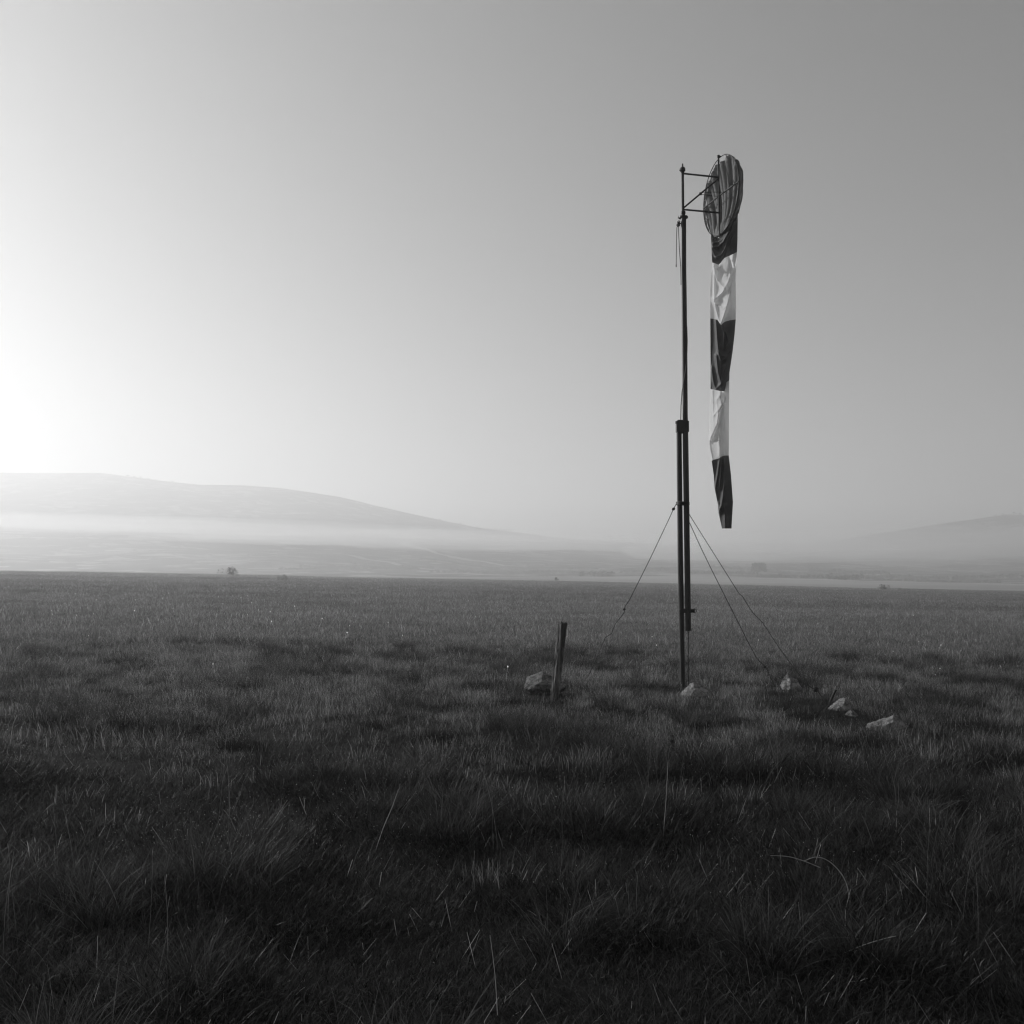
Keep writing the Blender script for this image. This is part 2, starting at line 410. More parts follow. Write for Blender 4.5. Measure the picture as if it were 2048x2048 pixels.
# ------------------------------------------------------------------ windsock mast
YP = 15.3
base = P(1366, 1376, YP)
mast = empty('windsock_mast', base, 'dark steel tilting mast with a doubled lower post, standing in the meadow', 'mast')
K = YP / FPX
m = MB(); m.tube([P(1366.5, 1400, YP + .02), P(1365.5, 1370, YP + .02), P(1361, 1140, YP + .02), P(1358.3, 880, YP + .02), P(1358, 845, YP + .02)], [5 * K, 5.1 * K, 5.6 * K, 5.3 * K, 5.3 * K], 20); m.build('ground_post', M_STEEL, mast)
m = MB(); m.tube([P(x, y, YP - .02) for x, y in [(1376.5, 1259), (1374.7, 1140), (1371, 880), (1370.3, 830), (1369.5, 720), (1368.3, 600), (1367.3, 540), (1367, 440), (1367, 434)]], [5.8 * K] * 3 + [5.3 * K] * 6, 20); m.build('tilting_pole', M_STEEL, mast)
m = MB(); m.box(P(1364.7, 853.5, YP), 24.5 * K, 17 * K, 26 * K, None, .12); m.tube([P(1351, 845, YP), P(1355, 845, YP)], 3 * K, 10)
m.build('pivot_collar', M_STEEL, mast)
m = MB(); m.box(P(1370, 1221.5, YP), 25 * K, 15 * K, 8 * K, None, .15); m.tube([P(1380, 1221.5, YP), P(1389, 1221.5, YP)], 3.9 * K, 14)
br = m.build('locking_bracket', M_STEEL, mast)
m = MB(); m.ring(P(1389.4, 1221.5, YP), (0, 1, .05), 3.8 * K, .7 * K); m.build('pin_ring', M_STEEL, br)
m = MB()
for dy in (-2.2, 0, 2.2): m.ring(P(1365.5, 1007 + dy, YP), (0.02, 0, 1), 12.5 * K, 1.2 * K, 28)
m.box(P(1365.5, 1007, YP), 20 * K, 12 * K, 6.5 * K); m.build('guy_band', M_STEEL, mast)
m = MB(); m.tube([P(1376.5, 1258.5, YP - .02), P(1376.5, 1261.5, YP - .02)], 6.4 * K, 20); m.ring(P(1376.8, 1263.5, YP - .02), (0, 1, 0), 1.7 * K, .6 * K, 16); m.build('end_cap', M_STEEL, mast)
m = MB()
m.tube([P(1366.5, 436, YP), P(1366.5, 433, YP), P(1366.5, 431.5, YP)], [9.5 * K, 9.2 * K, 5 * K], 20)
m.tube([P(1358.5, 433, YP), P(1356.5, 436.5, YP)], [2 * K, 1.2 * K], 8); m.tube([P(1374, 433, YP), P(1375.6, 434.5, YP)], [2 * K, 1.2 * K], 8)
m.tube([P(1366.3, 432, YP), P(1366.3, 429, YP), P(1366.2, 428, YP), P(1366.2, 423, YP), P(1366.2, 422, YP)], [4 * K, 4 * K, 4.9 * K, 4.9 * K, 3 * K], 16)
m.build('mast_head', M_STEEL, mast)
m = MB(); m.ring(P(1357.5, 444, YP - .02), (.3, 1, 0), 2.2 * K, .9 * K, 18); m.ring(P(1356.5, 450, YP - .02), (.3, 1, 0), 2.6 * K, 1.1 * K, 18)
m.box(P(1358, 448, YP - .02), 4 * K, 3 * K, 8 * K); m.tube([P(1358, 447, YP - .02), P(1364, 447, YP - .02)], 1.3 * K, 8); m.build('pulley', M_STEEL, mast)

def top(name, builder, mat, label, cat, group=None, loc=None):
    o = builder.build(name, mat, None, loc); return tag(o, label, cat, group)
m = MB()
m.tube([P(x, y, YP - .03) for x, y in [(1357, 449), (1353.6, 455), (1353, 480), (1352.6, 510), (1352.4, 533)]], .55 * K * 1.3, 6)
m.tube([P(1352.4, 529, YP - .03), P(1352.4, 534, YP - .03)], 1.1 * K, 6)
m.tube([P(x, y, YP - .05) for x, y in [(1356.5, 453), (1358, 480), (1359.6, 510), (1361.5, 535), (1362, 570)]], .55 * K * 1.3, 6)
top('halyard_rope', m, M_ROPE, 'thin frayed rope dangling from the pulley at the mast head', 'rope', None, P(1356, 449, YP - .03))
m = MB()
m.tube([P(x, y, d) for x, y, d in [(1371.5, 640, YP - .06), (1373.8, 655, YP - .04), (1374.6, 680, YP - .03), (1374, 705, YP - .05), (1371.5, 740, YP - .075), (1367, 765, YP - .075), (1364, 785, YP - .05), (1362, 812, YP - .03), (1361.5, 841, YP - .02)]], .9 * K, 6)
top('lashing_rope', m, M_ROPE, 'slack rope wound round the pole just above the pivot collar', 'rope', None, P(1371, 700, YP - .06))
m = MB(); q0 = P(1376.6, 1264, YP - .02); pts = [P(1376.6 + .5 * math.sin(k * 1.3), 1264 + k * 6, YP - .02) for k in range(19)]
m.tube(pts, .75 * K, 6)
for k in range(18):
    if k % 2 == 0: m.ring(pts[k], (k % 4, 1, 0), .95 * K, .4 * K, 8, 5)
top('chain', m, M_WIRE, 'thin chain hanging from the lower end of the tilting pole into the grass', 'chain', None, q0)

# ------------------------------------------------------------------ windsock: swivel frame and limp sock
CH = P(1441, 391, YP); RH = .575
E1 = Vector((.26, -.966, 0)).normalized(); NB = Vector((.966, .26, 0)).normalized()
def hoop(t, r=RH, back=0.0): return CH + (E1 * math.cos(t) + Vector((0, 0, 1)) * math.sin(t)) * r + NB * back
sock = empty('windsock', P(1365.5, 428, YP), 'limp striped windsock hanging from a hoop at the top of the mast', 'windsock')
m = MB(); m.tube([P(1366, 428, YP), P(1365.3, 345, YP)], 2.7 * K, 14)
ax = m.build('swivel_axle', M_FRAME, sock)
m = MB(); m.tube([P(1365.3, 346, YP), P(1365.3, 343, YP), P(1365.2, 342, YP), P(1365.2, 337, YP), P(1365.2, 335, YP), P(1365.2, 333.5, YP), P(1365.2, 329, YP), P(1365.2, 327, YP)], [3 * K, 4 * K, 5.6 * K, 5.4 * K, 4 * K, 1.6 * K, 1.5 * K, .8 * K], 12)
m.tube([P(1359, 340, YP), P(1363, 341, YP)], 1.8 * K, 8); m.build('finial', M_FRAME, ax)
for a_, b_ in (((1366, 347), (1437, 354.5)), ((1366, 419), (1438, 425.5))):
    m = MB(); m.tube([P(*a_, YP), P(*b_, YP)], 1.75 * K, 12); m.build('arm', M_FRAME, sock)
m = MB(); m.tube([P(1367, 416, YP), P(1437, 357, YP)], 1.7 * K, 12); m.box(P(1401, 387.5, YP), 5 * K, 5 * K, 5 * K); m.build('brace', M_FRAME, sock)
m = MB(); m.tube([P(1436.5, 311, YP), P(1437.5, 354, YP), P(1438.2, 425, YP), P(1439.5, 474, YP)], 1.6 * K, 12); m.tube([P(1437, 310.5, YP), P(1437, 315, YP)], 2.6 * K, 10)
m.tube([P(1437, 312, YP), hoop(R(88))], 1.2 * K, 8); m.build('spoke', M_FRAME, sock)
m = MB(); m.tube([hoop(math.pi), hoop(math.pi) .lerp(hoop(0), .5) - NB * .015, hoop(0)], 1.5 * K, 12); m.tube([P(1437.5, 393, YP - .03), P(1441.5, 390, YP - .03)], 2.4 * K, 10); m.build('crossbar', M_FRAME, sock)
m = MB(); m.tube([P(1401, 386, YP), P(1425, 384, YP), P(1445, 384.5, YP)], .5 * K, 6); m.tube([P(1402, 388.5, YP), P(1420, 391, YP), P(1437, 393, YP)], .5 * K, 6); m.build('tie_wire', M_WIRE, sock)
m = MB(); nr = 72; m.tube([hoop(2 * math.pi * k / nr) for k in range(nr + 1)], .85 * K, 8); m.build('hoop', M_FRAME, sock)

Lx = [(330, 1422), (473, 1422), (500, 1423), (526, 1424.5), (580, 1421), (637, 1420.5), (740, 1421.2), (778, 1421), (840, 1419), (880, 1418.6), (900, 1421), (918, 1425), (923, 1423.5), (950, 1427.5), (975, 1429), (1010, 1436), (1025, 1437), (1057, 1444)]
Rx = [(330, 1477), (358, 1480), (400, 1478), (430, 1475.6), (480, 1475), (505, 1474), (560, 1471.2), (610, 1472), (640, 1471.5), (670, 1469), (705, 1465), (745, 1459), (762, 1458.5), (840, 1458), (911, 1457.5), (950, 1462), (1004, 1466), (1057, 1463)]
def Lf(y): return np.interp(y, [p[0] for p in Lx], [p[1] for p in Lx])
def Rf(y): return np.interp(y, [p[0] for p in Rx], [p[1] for p in Rx])
BND = [
    [(1422, 466), (1428, 473), (1437, 476), (1445, 470), (1455, 455), (1465, 437), (1473, 410), (1477.5, 380), (1480, 358)],
    [(1424.5, 525), (1431, 527), (1437, 529.5), (1441, 526), (1449, 516), (1460, 511), (1474, 504)],
    [(1420.5, 637), (1428, 638), (1435, 640), (1439, 646), (1442, 650), (1446, 646), (1451, 643), (1460, 640.5), (1471.5, 639)],
    [(1421, 778), (1430, 779.5), (1440, 782), (1449, 782.5), (1451, 775), (1453, 764), (1458.5, 761)],
    [(1423.5, 922), (1427, 919.5), (1437, 917), (1443, 913), (1449, 911), (1457.5, 911)],
    [(1444, 1057), (1463, 1057)],
]
def bnd(k, s):
    S = [(x - Lf(y)) / (Rf(y) - Lf(y)) for x, y in BND[k]]; return np.interp(s, S, [y for _, y in BND[k]])
def cr(oy, pts): return [(1300 + x / 7.43, oy + y / 7.43) for x, y in pts]
RIDGE = [  # creases of the limp cloth: band, height (m), left and right half-widths, course
    (0, .05, 1.4, 3, cr(280, [(940, 1530), (1000, 1520), (1060, 1490), (1130, 1410), (1250, 1180), (1290, 1050)])),
    (0, .06, 1.4, 3, cr(280, [(910, 1560), (940, 1590), (990, 1600), (1080, 1520), (1180, 1340), (1280, 1160)])),
    (0, .06, 1.4, 4, cr(280, [(985, 1735), (1050, 1710), (1110, 1620), (1150, 1500), (1210, 1330)])),
    (0, .05, 1.3, 5, cr(280, [(1110, 1750), (1150, 1630), (1220, 1450)])),
    (0, .03, 1.3, 2, cr(280, [(925, 1650), (975, 1740)])), (0, .03, 1.3, 2, cr(280, [(930, 1470), (1010, 1475)])),
    (1, .05, 1.6, 3, cr(480, [(925, 340), (960, 430), (1000, 420), (1040, 385)])),
    (1, .06, 2.5, 3, cr(480, [(940, 380), (970, 470), (1000, 600), (1110, 725)])),
    (1, .07, 3.5, 2, cr(480, [(960, 880), (1070, 790), (1150, 650), (1200, 520)])),
    (1, .05, 1.8, 2.5, cr(480, [(960, 440), (955, 700), (955, 900), (975, 1000), (1010, 1150), (1055, 1250)])),
    (1, .10, 4, 2.5, cr(480, [(1250, 450), (1200, 750), (1140, 1000), (1055, 1240)])),
    (1, .04, 2, 2, cr(480, [(975, 950), (1090, 1020), (1130, 990)])), 
    (2, .06, 1.6, 2.5, cr(480, [(980, 1180), (1000, 1500), (1020, 1700), (1055, 1795), (1110, 1770), (1200, 1650)])),
    (2, .05, 1.6, 2, cr(480, [(1060, 1270), (1100, 1370), (1090, 1550), (1110, 1620), (1160, 1500), (1130, 1370)])),
    (2, .04, 1.5, 2, cr(480, [(1030, 1650), (1060, 1720), (1100, 1730)])),
    (2, .06, 1.6, 3, cr(700, [(985, 80), (1010, 330), (1055, 490), (1130, 230)])),
    (2, .04, 1.5, 3, cr(700, [(910, 260), (940, 470), (975, 580)])), (2, .04, 1.5, 3, cr(700, [(980, 580), (1070, 490), (1150, 370)])),
    (2, .03, 1.3, 2, cr(700, [(1030, 590), (1080, 530)])),
    (3, .03, 2, 2.5, cr(700, [(930, 600), (940, 950), (945, 1150)])),
    (3, .12, 9, 1.8, cr(700, [(1060, 620), (1050, 720), (1075, 810), (1020, 920), (1000, 1090), (890, 1340)])),
    (3, .10, 2.2, 6, cr(700, [(1110, 780), (1050, 1000), (1035, 1250), (1032, 1580)])),
    (3, .035, 1.8, 2, cr(700, [(1040, 680), (985, 740), (1010, 890), (950, 970)])), (3, .03, 2, 3, cr(700, [(1100, 920), (1100, 1560)])),
    (4, .05, 1.5, 2.5, cr(880, [(1035, 280), (1000, 540), (970, 700)])), (4, .05, 1.5, 3, cr(880, [(1060, 260), (1050, 500), (1025, 720)])),
    (4, .07, 1.7, 3.5, cr(880, [(1095, 240), (1110, 450), (1100, 650), (1080, 850), (1060, 970), (1025, 1060)])),
    (4, .03, 1.4, 2, cr(880, [(1010, 930), (1035, 1010)])), (4, .05, 2.5, 4, cr(880, [(1110, 1000), (1112, 1310)])),
]
def ridges(k, x, y):
    out = np.zeros_like(x)
    for b, h, wl, wr, pl in RIDGE:
        if b != k: continue
        best = np.full(x.shape, 1e9); sg = np.zeros_like(x)
        for (x0, y0), (x1, y1) in zip(pl[:-1], pl[1:]):
            dx, dy = x1 - x0, y1 - y0; t = np.clip(((x - x0) * dx + (y - y0) * dy) / (dx * dx + dy * dy), 0, 1)
            ox, oy = x - (x0 + t * dx), y - (y0 + t * dy); d = np.hypot(ox, oy)
            u = d < best; best = np.where(u, d, best); sg = np.where(u, ox - .35 * oy * (abs(dx) > abs(dy)) , sg)
        w = np.where(sg < 0, wl, wr) * 1.25
        out = out + h * np.exp(-(best / w) ** 1.15)
    return out
NS, NT = 72, 100
def hoop_dy(s):
    """depth of the hoop's lower rim where the cloth leaves it"""
    x = np.interp(s, np.linspace(0, 1, 9), [-.62, -.45, -.2, .1, .35, .6, .8, .93, 1.0]); return -x * RH * .25
for k in range(5):
    s = np.linspace(0, 1, NS); t = np.linspace(0, 1, NT)
    yt, yb = bnd(k, s), bnd(k, s)
    yb = bnd(k + 1, s)
    Yp = yt[None, :] * (1 - t[:, None]) + yb[None, :] * t[:, None]
    Sp = np.ones((NT, 1)) * s[None, :]
    Xp = Lf(Yp) + (Rf(Yp) - Lf(Yp)) * Sp
    prof = np.sin(np.pi * np.clip(Sp, 0, 1) ** [1.3, 1.9, 1.5, 1.7, 1.5][k]) ** .85
    TH = [.07, .25, .14, .2, .07][k]
    rid = ridges(k, Xp, Yp) * np.clip(np.minimum(Sp, 1 - Sp) * 14, 0, 1)
    wob = .035 * (fbm(Xp / 9 + k * 7, Yp / 22, 21 + k, 3) - .5)
    front = -TH * prof - rid * [1, 1.0, 1, 1.0, 1][k] - wob * prof; back = TH * .6 * prof
    if k == 0:
        tt = sstep(0, .6, t)[:, None]; hd = hoop_dy(s)[None, :]
        front = hd * (1 - tt) + front * tt - rid * (1 - tt) * .6 * sstep(0, .06, t)[:, None]; back = (hd + .02) * (1 - tt) + back * tt
    verts = []; 
    for dep in (front, back):
        Yw = YP + dep
        verts.append(np.stack([(Xp - 1024) / FPX * Yw, Yw, EYE - (Yp - YH) / FPX * Yw], -1))
    org = np.array(root_of(sock))
    A, B = verts; Vv = np.concatenate([A, B[:, 1:-1][:, ::-1]], 1)      # closed ring: front left->right, back right->left
    n_ = Vv.shape[1]; Vv = Vv.reshape(-1, 3) - org
    I, J = np.meshgrid(np.arange(n_), np.arange(NT - 1)); I = I.ravel(); J = J.ravel(); I2 = (I + 1) % n_
    F = np.stack([J * n_ + I, J * n_ + I2, (J + 1) * n_ + I2, (J + 1) * n_ + I], -1)
    o = link('sock_band', mesh_np('sock_band', Vv, F, True), M_CDARK if k % 2 == 0 else M_CWHITE, sock)
    o['label'] = ['dark fabric band hanging from the hoop', 'white fabric band with deep creases, upper of two', 'dark fabric band in the middle of the sock', 'white fabric band with long folds, lower of two', 'dark tapering tail band of the sock'][k]
# hem round the hoop and the inner cloth seen through the mouth
N_ = 96; vv = []; 
for k in range(N_ + 1):
    t = R(52) - R(360 - 104) * k / N_ + 0   # skips the slack part at the very top
    t = R(38) - R(256) * k / N_
    for j in range(6):
        bk = .0 + .045 * j / 5 * (.55 + .45 * abs(math.cos(t)))
        w_ = .006 * math.sin(k * 1.1 + j) * (j / 5)
        vv.append(hoop(t, RH + .008 + w_ + .012 * j / 5, bk) - root_of(sock))
ff = [(k * 6 + j, k * 6 + j + 1, (k + 1) * 6 + j + 1, (k + 1) * 6 + j) for k in range(N_) for j in range(5)]
link('hem', me_from(vv, ff, 'hem', True), M_CDARK, sock)
M_LIN = cloth_mat('sock_inside', .17, .25, .45, .05, .6)
na, nb = 150, 60; vv = []; ff = []
for j in range(nb):
    b_ = -.985 + (.985 + .93) * j / (nb - 1)
    for i in range(na):
        a_ = (-1 + 2 * i / (na - 1)); half = math.sqrt(max(1 - b_ * b_, 0.0)) * .985
        topsag = .06 if b_ > .8 else 0
        aa = a_ * half; gather = .35 + .65 * (b_ + 1) / 2                # pleats close up towards the foot of the mouth
        rho = math.hypot(aa, b_); ed = float(sstep(1.0, .78, rho)) if False else min(1.0, max(0.0, (1 - rho) * 6)); ph = aa / max(gather, .2) * 22 + .9 * math.sin(aa * 5 + 2) + .4 * math.sin(b_ * 3)
        pl = .045 * (math.sin(ph) + .45 * math.sin(ph * .6 + 1)) * (.12 + .88 * ed)
        dp = .012 + .13 * math.sqrt(max(1 - rho * rho, 0)) + pl
        if b_ < -.6: dp *= max(0.25, (b_ + 1) / .4)
        p = CH + E1 * ((aa + .05 * math.sin(ph + 1.2) * ed) * RH) + Vector((0, 0, b_ * RH)) + NB * max(dp, .012)
        vv.append(p - root_of(sock))
for j in range(nb - 1):
    for i in range(na - 1):
        ff.append((j * na + i, j * na + i + 1, (j + 1) * na + i + 1, (j + 1) * na + i))
link('inner_cloth', me_from(vv, ff, 'inner_cloth', True), M_LIN, sock)
for t in (140, 118, 98, 74, 56, 40, 168, 200, 262, 276, 300, 20):
    m = MB(); t = R(t); m.ring(hoop(t, RH - .02, .02), E1.cross(Vector((0, 0, 1))) + Vector((.2, .3, .1)), .022, .0035, 12, 5)
    m.tube([hoop(t, RH, 0), hoop(t, RH - .055, .035)], .0045, 5); m.build('tie', M_GALV, sock)

# ------------------------------------------------------------------ guy wires
def wire(ptsY, label, knots, rad=.72):
    m = MB(); pts = [P(x, y, d) for x, y, d in ptsY]
    m.tube(pts, rad * K, 6); o = top('guy_wire', m, M_WIRE, label, 'wire', 'guy wires staying the windsock mast', pts[-1])
    for i, (p, sz) in enumerate(knots):
        c = MB(); q = P(*p); c.tube([q + Vector((-sz, 0, -sz * .6)), q, q + Vector((sz, 0, sz * .6))], [sz * .35, sz * .7, sz * .3], 8); c.ring(q, (.3, 1, .2), sz * .8, sz * .25, 12, 5)
        c.build('wire_clip', M_WIRE, o)
    return o
def along(pl, Y0, Y1):
    ys_ = [p[1] for p in pl]; return [(x, y, Y0 + (Y1 - Y0) * (y - ys_[0]) / (ys_[-1] - ys_[0])) for x, y in pl]
wire(along([(1353.5, 1006), (1347, 1018), (1338, 1038), (1300, 1118), (1259, 1200), (1249.5, 1214), (1248.5, 1225), (1229, 1250), (1224, 1266), (1211, 1275), (1203, 1292), (1190, 1325), (1180, 1345), (1171, 1364), (1166, 1380)], YP, 15.7),
     'kinked rusty guy wire on the mast\'s left side', [((1347, 1018, YP + .01), .022), ((1248.5, 1219, 15.5), .018)])
wire(along([(1377, 1026), (1381, 1033), (1478, 1187), (1485, 1193), (1505, 1225), (1525, 1245), (1560, 1298), (1590, 1339), (1612, 1366), (1622, 1375), (1634, 1381), (1648, 1398), (1655, 1412), (1659, 1422)], YP, 13.35),
     'longer guy wire on the right, running down to the iron stake', [((1632, 1379, 13.62), .035), ((1651, 1403, 13.45), .022)])
wire(along([(1377, 1041), (1383, 1054), (1403, 1098), (1424, 1141), (1494, 1280), (1513, 1316), (1533, 1336), (1540, 1352), (1549, 1372), (1555, 1392), (1557, 1400)], YP, 14.5),
     'shorter guy wire on the right, ending in grass beside a pale stone', [((1530, 1334, 14.7), .018)])
m = MB(); m.tube([P(1652, 1422, 13.3), P(1671, 1380.5, 13.25)], 2.1 * K, 10); m.tube([P(1670.8, 1381.2, 13.25), P(1671.4, 1379.8, 13.25)], 2.6 * K, 10)
top('anchor_stake', m, M_WIRE, 'short iron stake leaning out of the grass at the foot of a guy wire', 'stake', None, P(1655, 1415, 13.3))

# ------------------------------------------------------------------ fence post
YF = 13.4; fb = P(1108, 1404, YF)
prof = [(1415, 1104, 11), (1395, 1108.5, 12.5), (1375, 1110.5, 14), (1355, 1113, 14), (1320, 1117, 14), (1297, 1119, 13.5), (1285, 1121.5, 13), (1262, 1124, 14), (1250, 1124.4, 14.5), (1245, 1124.6, 14.2)]
nseg = 28; rows_ = 60; vv = []; ff = []; KF = YF / FPX
for j in range(rows_):
    y = np.interp(j, [0, rows_ - 1], [1415, 1245]); ysrt = prof[::-1]
    x = np.interp(y, [p[0] for p in ysrt], [p[1] for p in ysrt]); w = 1.18 * np.interp(y, [p[0] for p in ysrt], [p[2] for p in ysrt])
    for k in range(nseg):
        t = 2 * math.pi * k / nseg; c, s_ = math.cos(t), math.sin(t)
        q = (abs(c) ** 5 + abs(s_) ** 5) ** (-.2)
        rr = w / 2 * KF * q * (1 + .3 * (float(fbm(t * 2.2 + 3, j * .07, 77)) - .5) + .2 * (float(vnoise(t * 6, j * .4, 79)) - .5))
        ca, sa = math.cos(.55), math.sin(.55)
        ox, oy = c * rr * ca - s_ * rr * sa, c * rr * sa + s_ * rr * ca
        v = P(x, y, YF) + Vector((ox * .92, oy, 0))
        if j >= rows_ - 2: v.z += .035 * (float(vnoise(k * .6, 3, 5)) - .6) - .03 * (1 if 7 < k < 13 else 0)
        vv.append(v - fb)
for j in range(rows_ - 1):
    for k in range(nseg):
        q = (k + 1) % nseg; ff.append((j * nseg + k, j * nseg + q, (j + 1) * nseg + q, (j + 1) * nseg + k))
ff.append(tuple((rows_ - 1) * nseg + k for k in range(nseg)))
tag(link('fence_post', me_from(vv, ff, 'fence_post', False), M_WOOD, None, fb), 'weathered wooden fence post leaning to the right, alone in the grass', 'post')

# ------------------------------------------------------------------ rocks
ROCKPOS = []
def rock(px, py, wpx, hpx, label, seed, yaw=0, flat=1.0, deep=.8, Y=None, mat=None):
    u = (px - 1024) / FPX; eff = 1153 + 40 * u
    if Y is None: Y = EYE * FPX / (py - eff)
    k = Y / FPX; w, h = wpx * k / 2, hpx * k
    c = P(px, py, Y); rg = random.Random(seed)
    bm = bmesh.new(); bmesh.ops.create_icosphere(bm, subdivisions=5, radius=1)
    planes = [(Vector((rg.gauss(0, 1), rg.gauss(0, 1), rg.gauss(.25, .8))).normalized(), rg.uniform(.55, .85)) for _ in range(9)] + [(Vector((-.62, -.3 + rg.uniform(-.15, .15), .72)).normalized(), .36), (Vector((.5, -.55, .67)).normalized(), .5), (Vector((-.2, -.9, .3)).normalized(), .55), (Vector((-.75, -.6, .2)).normalized(), .6)]
    for v in bm.verts:
        p = v.co.copy()
        for n_, d_ in planes:
            e = p.dot(n_) - d_
            if e > 0: p -= n_ * e * .92
        q = p * (1 + .3 * (float(fbm(p.x * 2 + seed, p.y * 2 + p.z * 2.3, seed, 4)) - .5) + .12 * (float(vnoise(p.x * 9 + p.z * 5, p.y * 9 + p.z * 6 + seed, seed)) - .5))
        v.co = Vector((q.x * w * 1.15, q.y * w * deep * 1.15, q.z * h * 1.1 * flat))
    bmesh.ops.rotate(bm, verts=bm.verts, cent=(0, 0, 0), matrix=Matrix.Rotation(R(yaw), 3, 'Y'))
    m = bpy.data.meshes.new('rock'); bm.to_mesh(m); bm.free()
    ROCKPOS.append((c.x, c.y, w * 1.2))
    o = link('rock', m, mat or M_ROCK, None, c + Vector((0, 0, h * .2)))
    return tag(o, label, 'rock', 'stones lying in the grass round the mast')
M_ROCKD = rock_mat(); M_ROCKD.name = 'mossy_stone'
for e, v in zip([n for n in M_ROCKD.node_tree.nodes if n.type == 'VALTORGB'][0].color_ramp.elements, (.04, .1, .2, .4)): e.color = grey(v)
rock(1388, 1390, 50, 24, 'pale lichened stone tilted against the foot of the mast', 3, -16)
rock(1080, 1375, 88, 28, 'low dark stone behind the leaning fence post', 12, -4, .9, Y=14.1, mat=M_ROCKD)
rock(1582, 1379, 40, 28, 'pale upright stone between the two right-hand guy wires', 23, -20)
rock(1682, 1424, 46, 26, 'broken stone just right of the iron stake', 34, 12)
rock(1704, 1437, 26, 14, 'small flat stone fragment in front of the broken stone by the stake', 39, -14)
rock(1778, 1458, 78, 28, 'wide ridged stone farthest to the right in the grass', 45, 6, .95)
CLEAR = []
for x_, y_, d_ in ((1590, 1339, 13.8), (1606, 1360, 13.72), (1622, 1375, 13.6), (1634, 1381, 13.5), (1645, 1395, 13.42), (1655, 1410, 13.35), (1540, 1352, 14.6), (1550, 1375, 14.52), (1555, 1390, 14.5), (1366, 1375, 15.2), (1108, 1400, 13.3)):
    CLEAR.append(((x_ - 1024) / FPX * d_, d_, .2))

# ------------------------------------------------------------------ grass: tuft meshes scattered by geometry nodes (one piece of stuff)
def blades(n, hgt, spread, lean, width, curl, seed, segs=4, wind=0.0, tone=(.7, 1.25), seedhead=None, vert=0.0):
    g = np.random.default_rng(seed); V = []; F = []; T = []
    for b in range(n):
        h = g.uniform(*hgt); r = spread * math.sqrt(g.random()); a = g.uniform(0, 2 * math.pi)
        bx, by = r * math.cos(a), r * math.sin(a)
        out = a + g.normal(0, .9); l = abs(g.normal(lean, lean * .5)); cu = g.uniform(*curl); kink = g.uniform(.5, 1.6) if g.random() < .18 else 0.0; kf = g.uniform(.3, .8); w = g.uniform(*width)
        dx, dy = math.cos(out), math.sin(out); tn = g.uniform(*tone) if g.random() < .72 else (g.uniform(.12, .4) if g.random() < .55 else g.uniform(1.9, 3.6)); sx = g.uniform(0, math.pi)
        px, py = math.cos(sx), math.sin(sx); o = len(V); x, y, z = bx, by, -.02; ang = l
        for s in range(segs + 1):
            f = s / segs; ww = w * (1 - f) ** .7 * .5 if s < segs else 0.0003
            V.append((x - px * ww, y - py * ww, z)); V.append((x + px * ww, y + py * ww, z)); T += [tn * (.38 + 1.05 * f)] * 2  # straw-pale tips, with tip highlight and base shade put into the tone
            st = h / segs; ang2 = ang + cu * f + kink * (f > kf)
            x += st * (math.sin(ang2) * dx + wind * f); y += st * math.sin(ang2) * dy; z += st * math.cos(ang2)
        for s in range(segs): F.append((o + 2 * s, o + 2 * s + 1, o + 2 * s + 3, o + 2 * s + 2))
        if seedhead:
            ln, wd = seedhead; c = np.array(V[-1])
            for q in range(2):
                o = len(V); ax = (math.cos(sx + q * 1.57) * wd, math.sin(sx + q * 1.57) * wd)
                V += [(c[0], c[1], c[2] - ln * .5), (c[0] + ax[0], c[1] + ax[1], c[2]), (c[0] + wind * ln, c[1], c[2] + ln * .6), (c[0] - ax[0], c[1] - ax[1], c[2])]
                T += [tn * 1.3] * 4; F.append((o, o + 1, o + 2, o + 3))
    return V, F, T
def tuft(name, mat, *sets):
    V = []; F = []; T = []
    for v, f, t in sets:
        o = len(V); V += v; F += [tuple(i + o for i in q) for q in f]; T += t
    m = mesh_np(name, np.array(V), np.array(F), True); m.materials.append(mat)
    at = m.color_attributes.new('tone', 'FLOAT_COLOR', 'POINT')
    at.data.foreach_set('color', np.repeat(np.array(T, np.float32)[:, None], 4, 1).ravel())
    return bpy.data.objects.new(name, m)         # not linked: only a source shape for the scatter
def dew(n, seed):
    g = np.random.default_rng(seed); V = []; F = []; T = []
    for q in range(n):
        c = np.array([g.normal(0, .16), g.normal(0, .16), g.uniform(.03, .2)]); r = g.uniform(.0006, .0016); o = len(V)
        V += [tuple(c + np.array(d) * r) for d in ((1, 0, 0), (0, 1, 0), (-1, 0, 0), (0, -1, 0), (0, 0, 1.2), (0, 0, -1.2))]
        F += [(o, o + 1, o + 4, o + 4), (o + 1, o + 2, o + 4, o + 4), (o + 2, o + 3, o + 4, o + 4), (o + 3, o, o + 4, o + 4), (o + 1, o, o + 5, o + 5), (o + 2, o + 1, o + 5, o + 5), (o + 3, o + 2, o + 5, o + 5), (o, o + 3, o + 5, o + 5)]; T += [1.0] * 6
    F = [tuple(dict.fromkeys(f)) for f in F]; return V, F, T
M_DEW = grass_mat('dew_drops', .85, .9, .5, .8)  # white base colour stands in for the backlit sparkle of clear drops
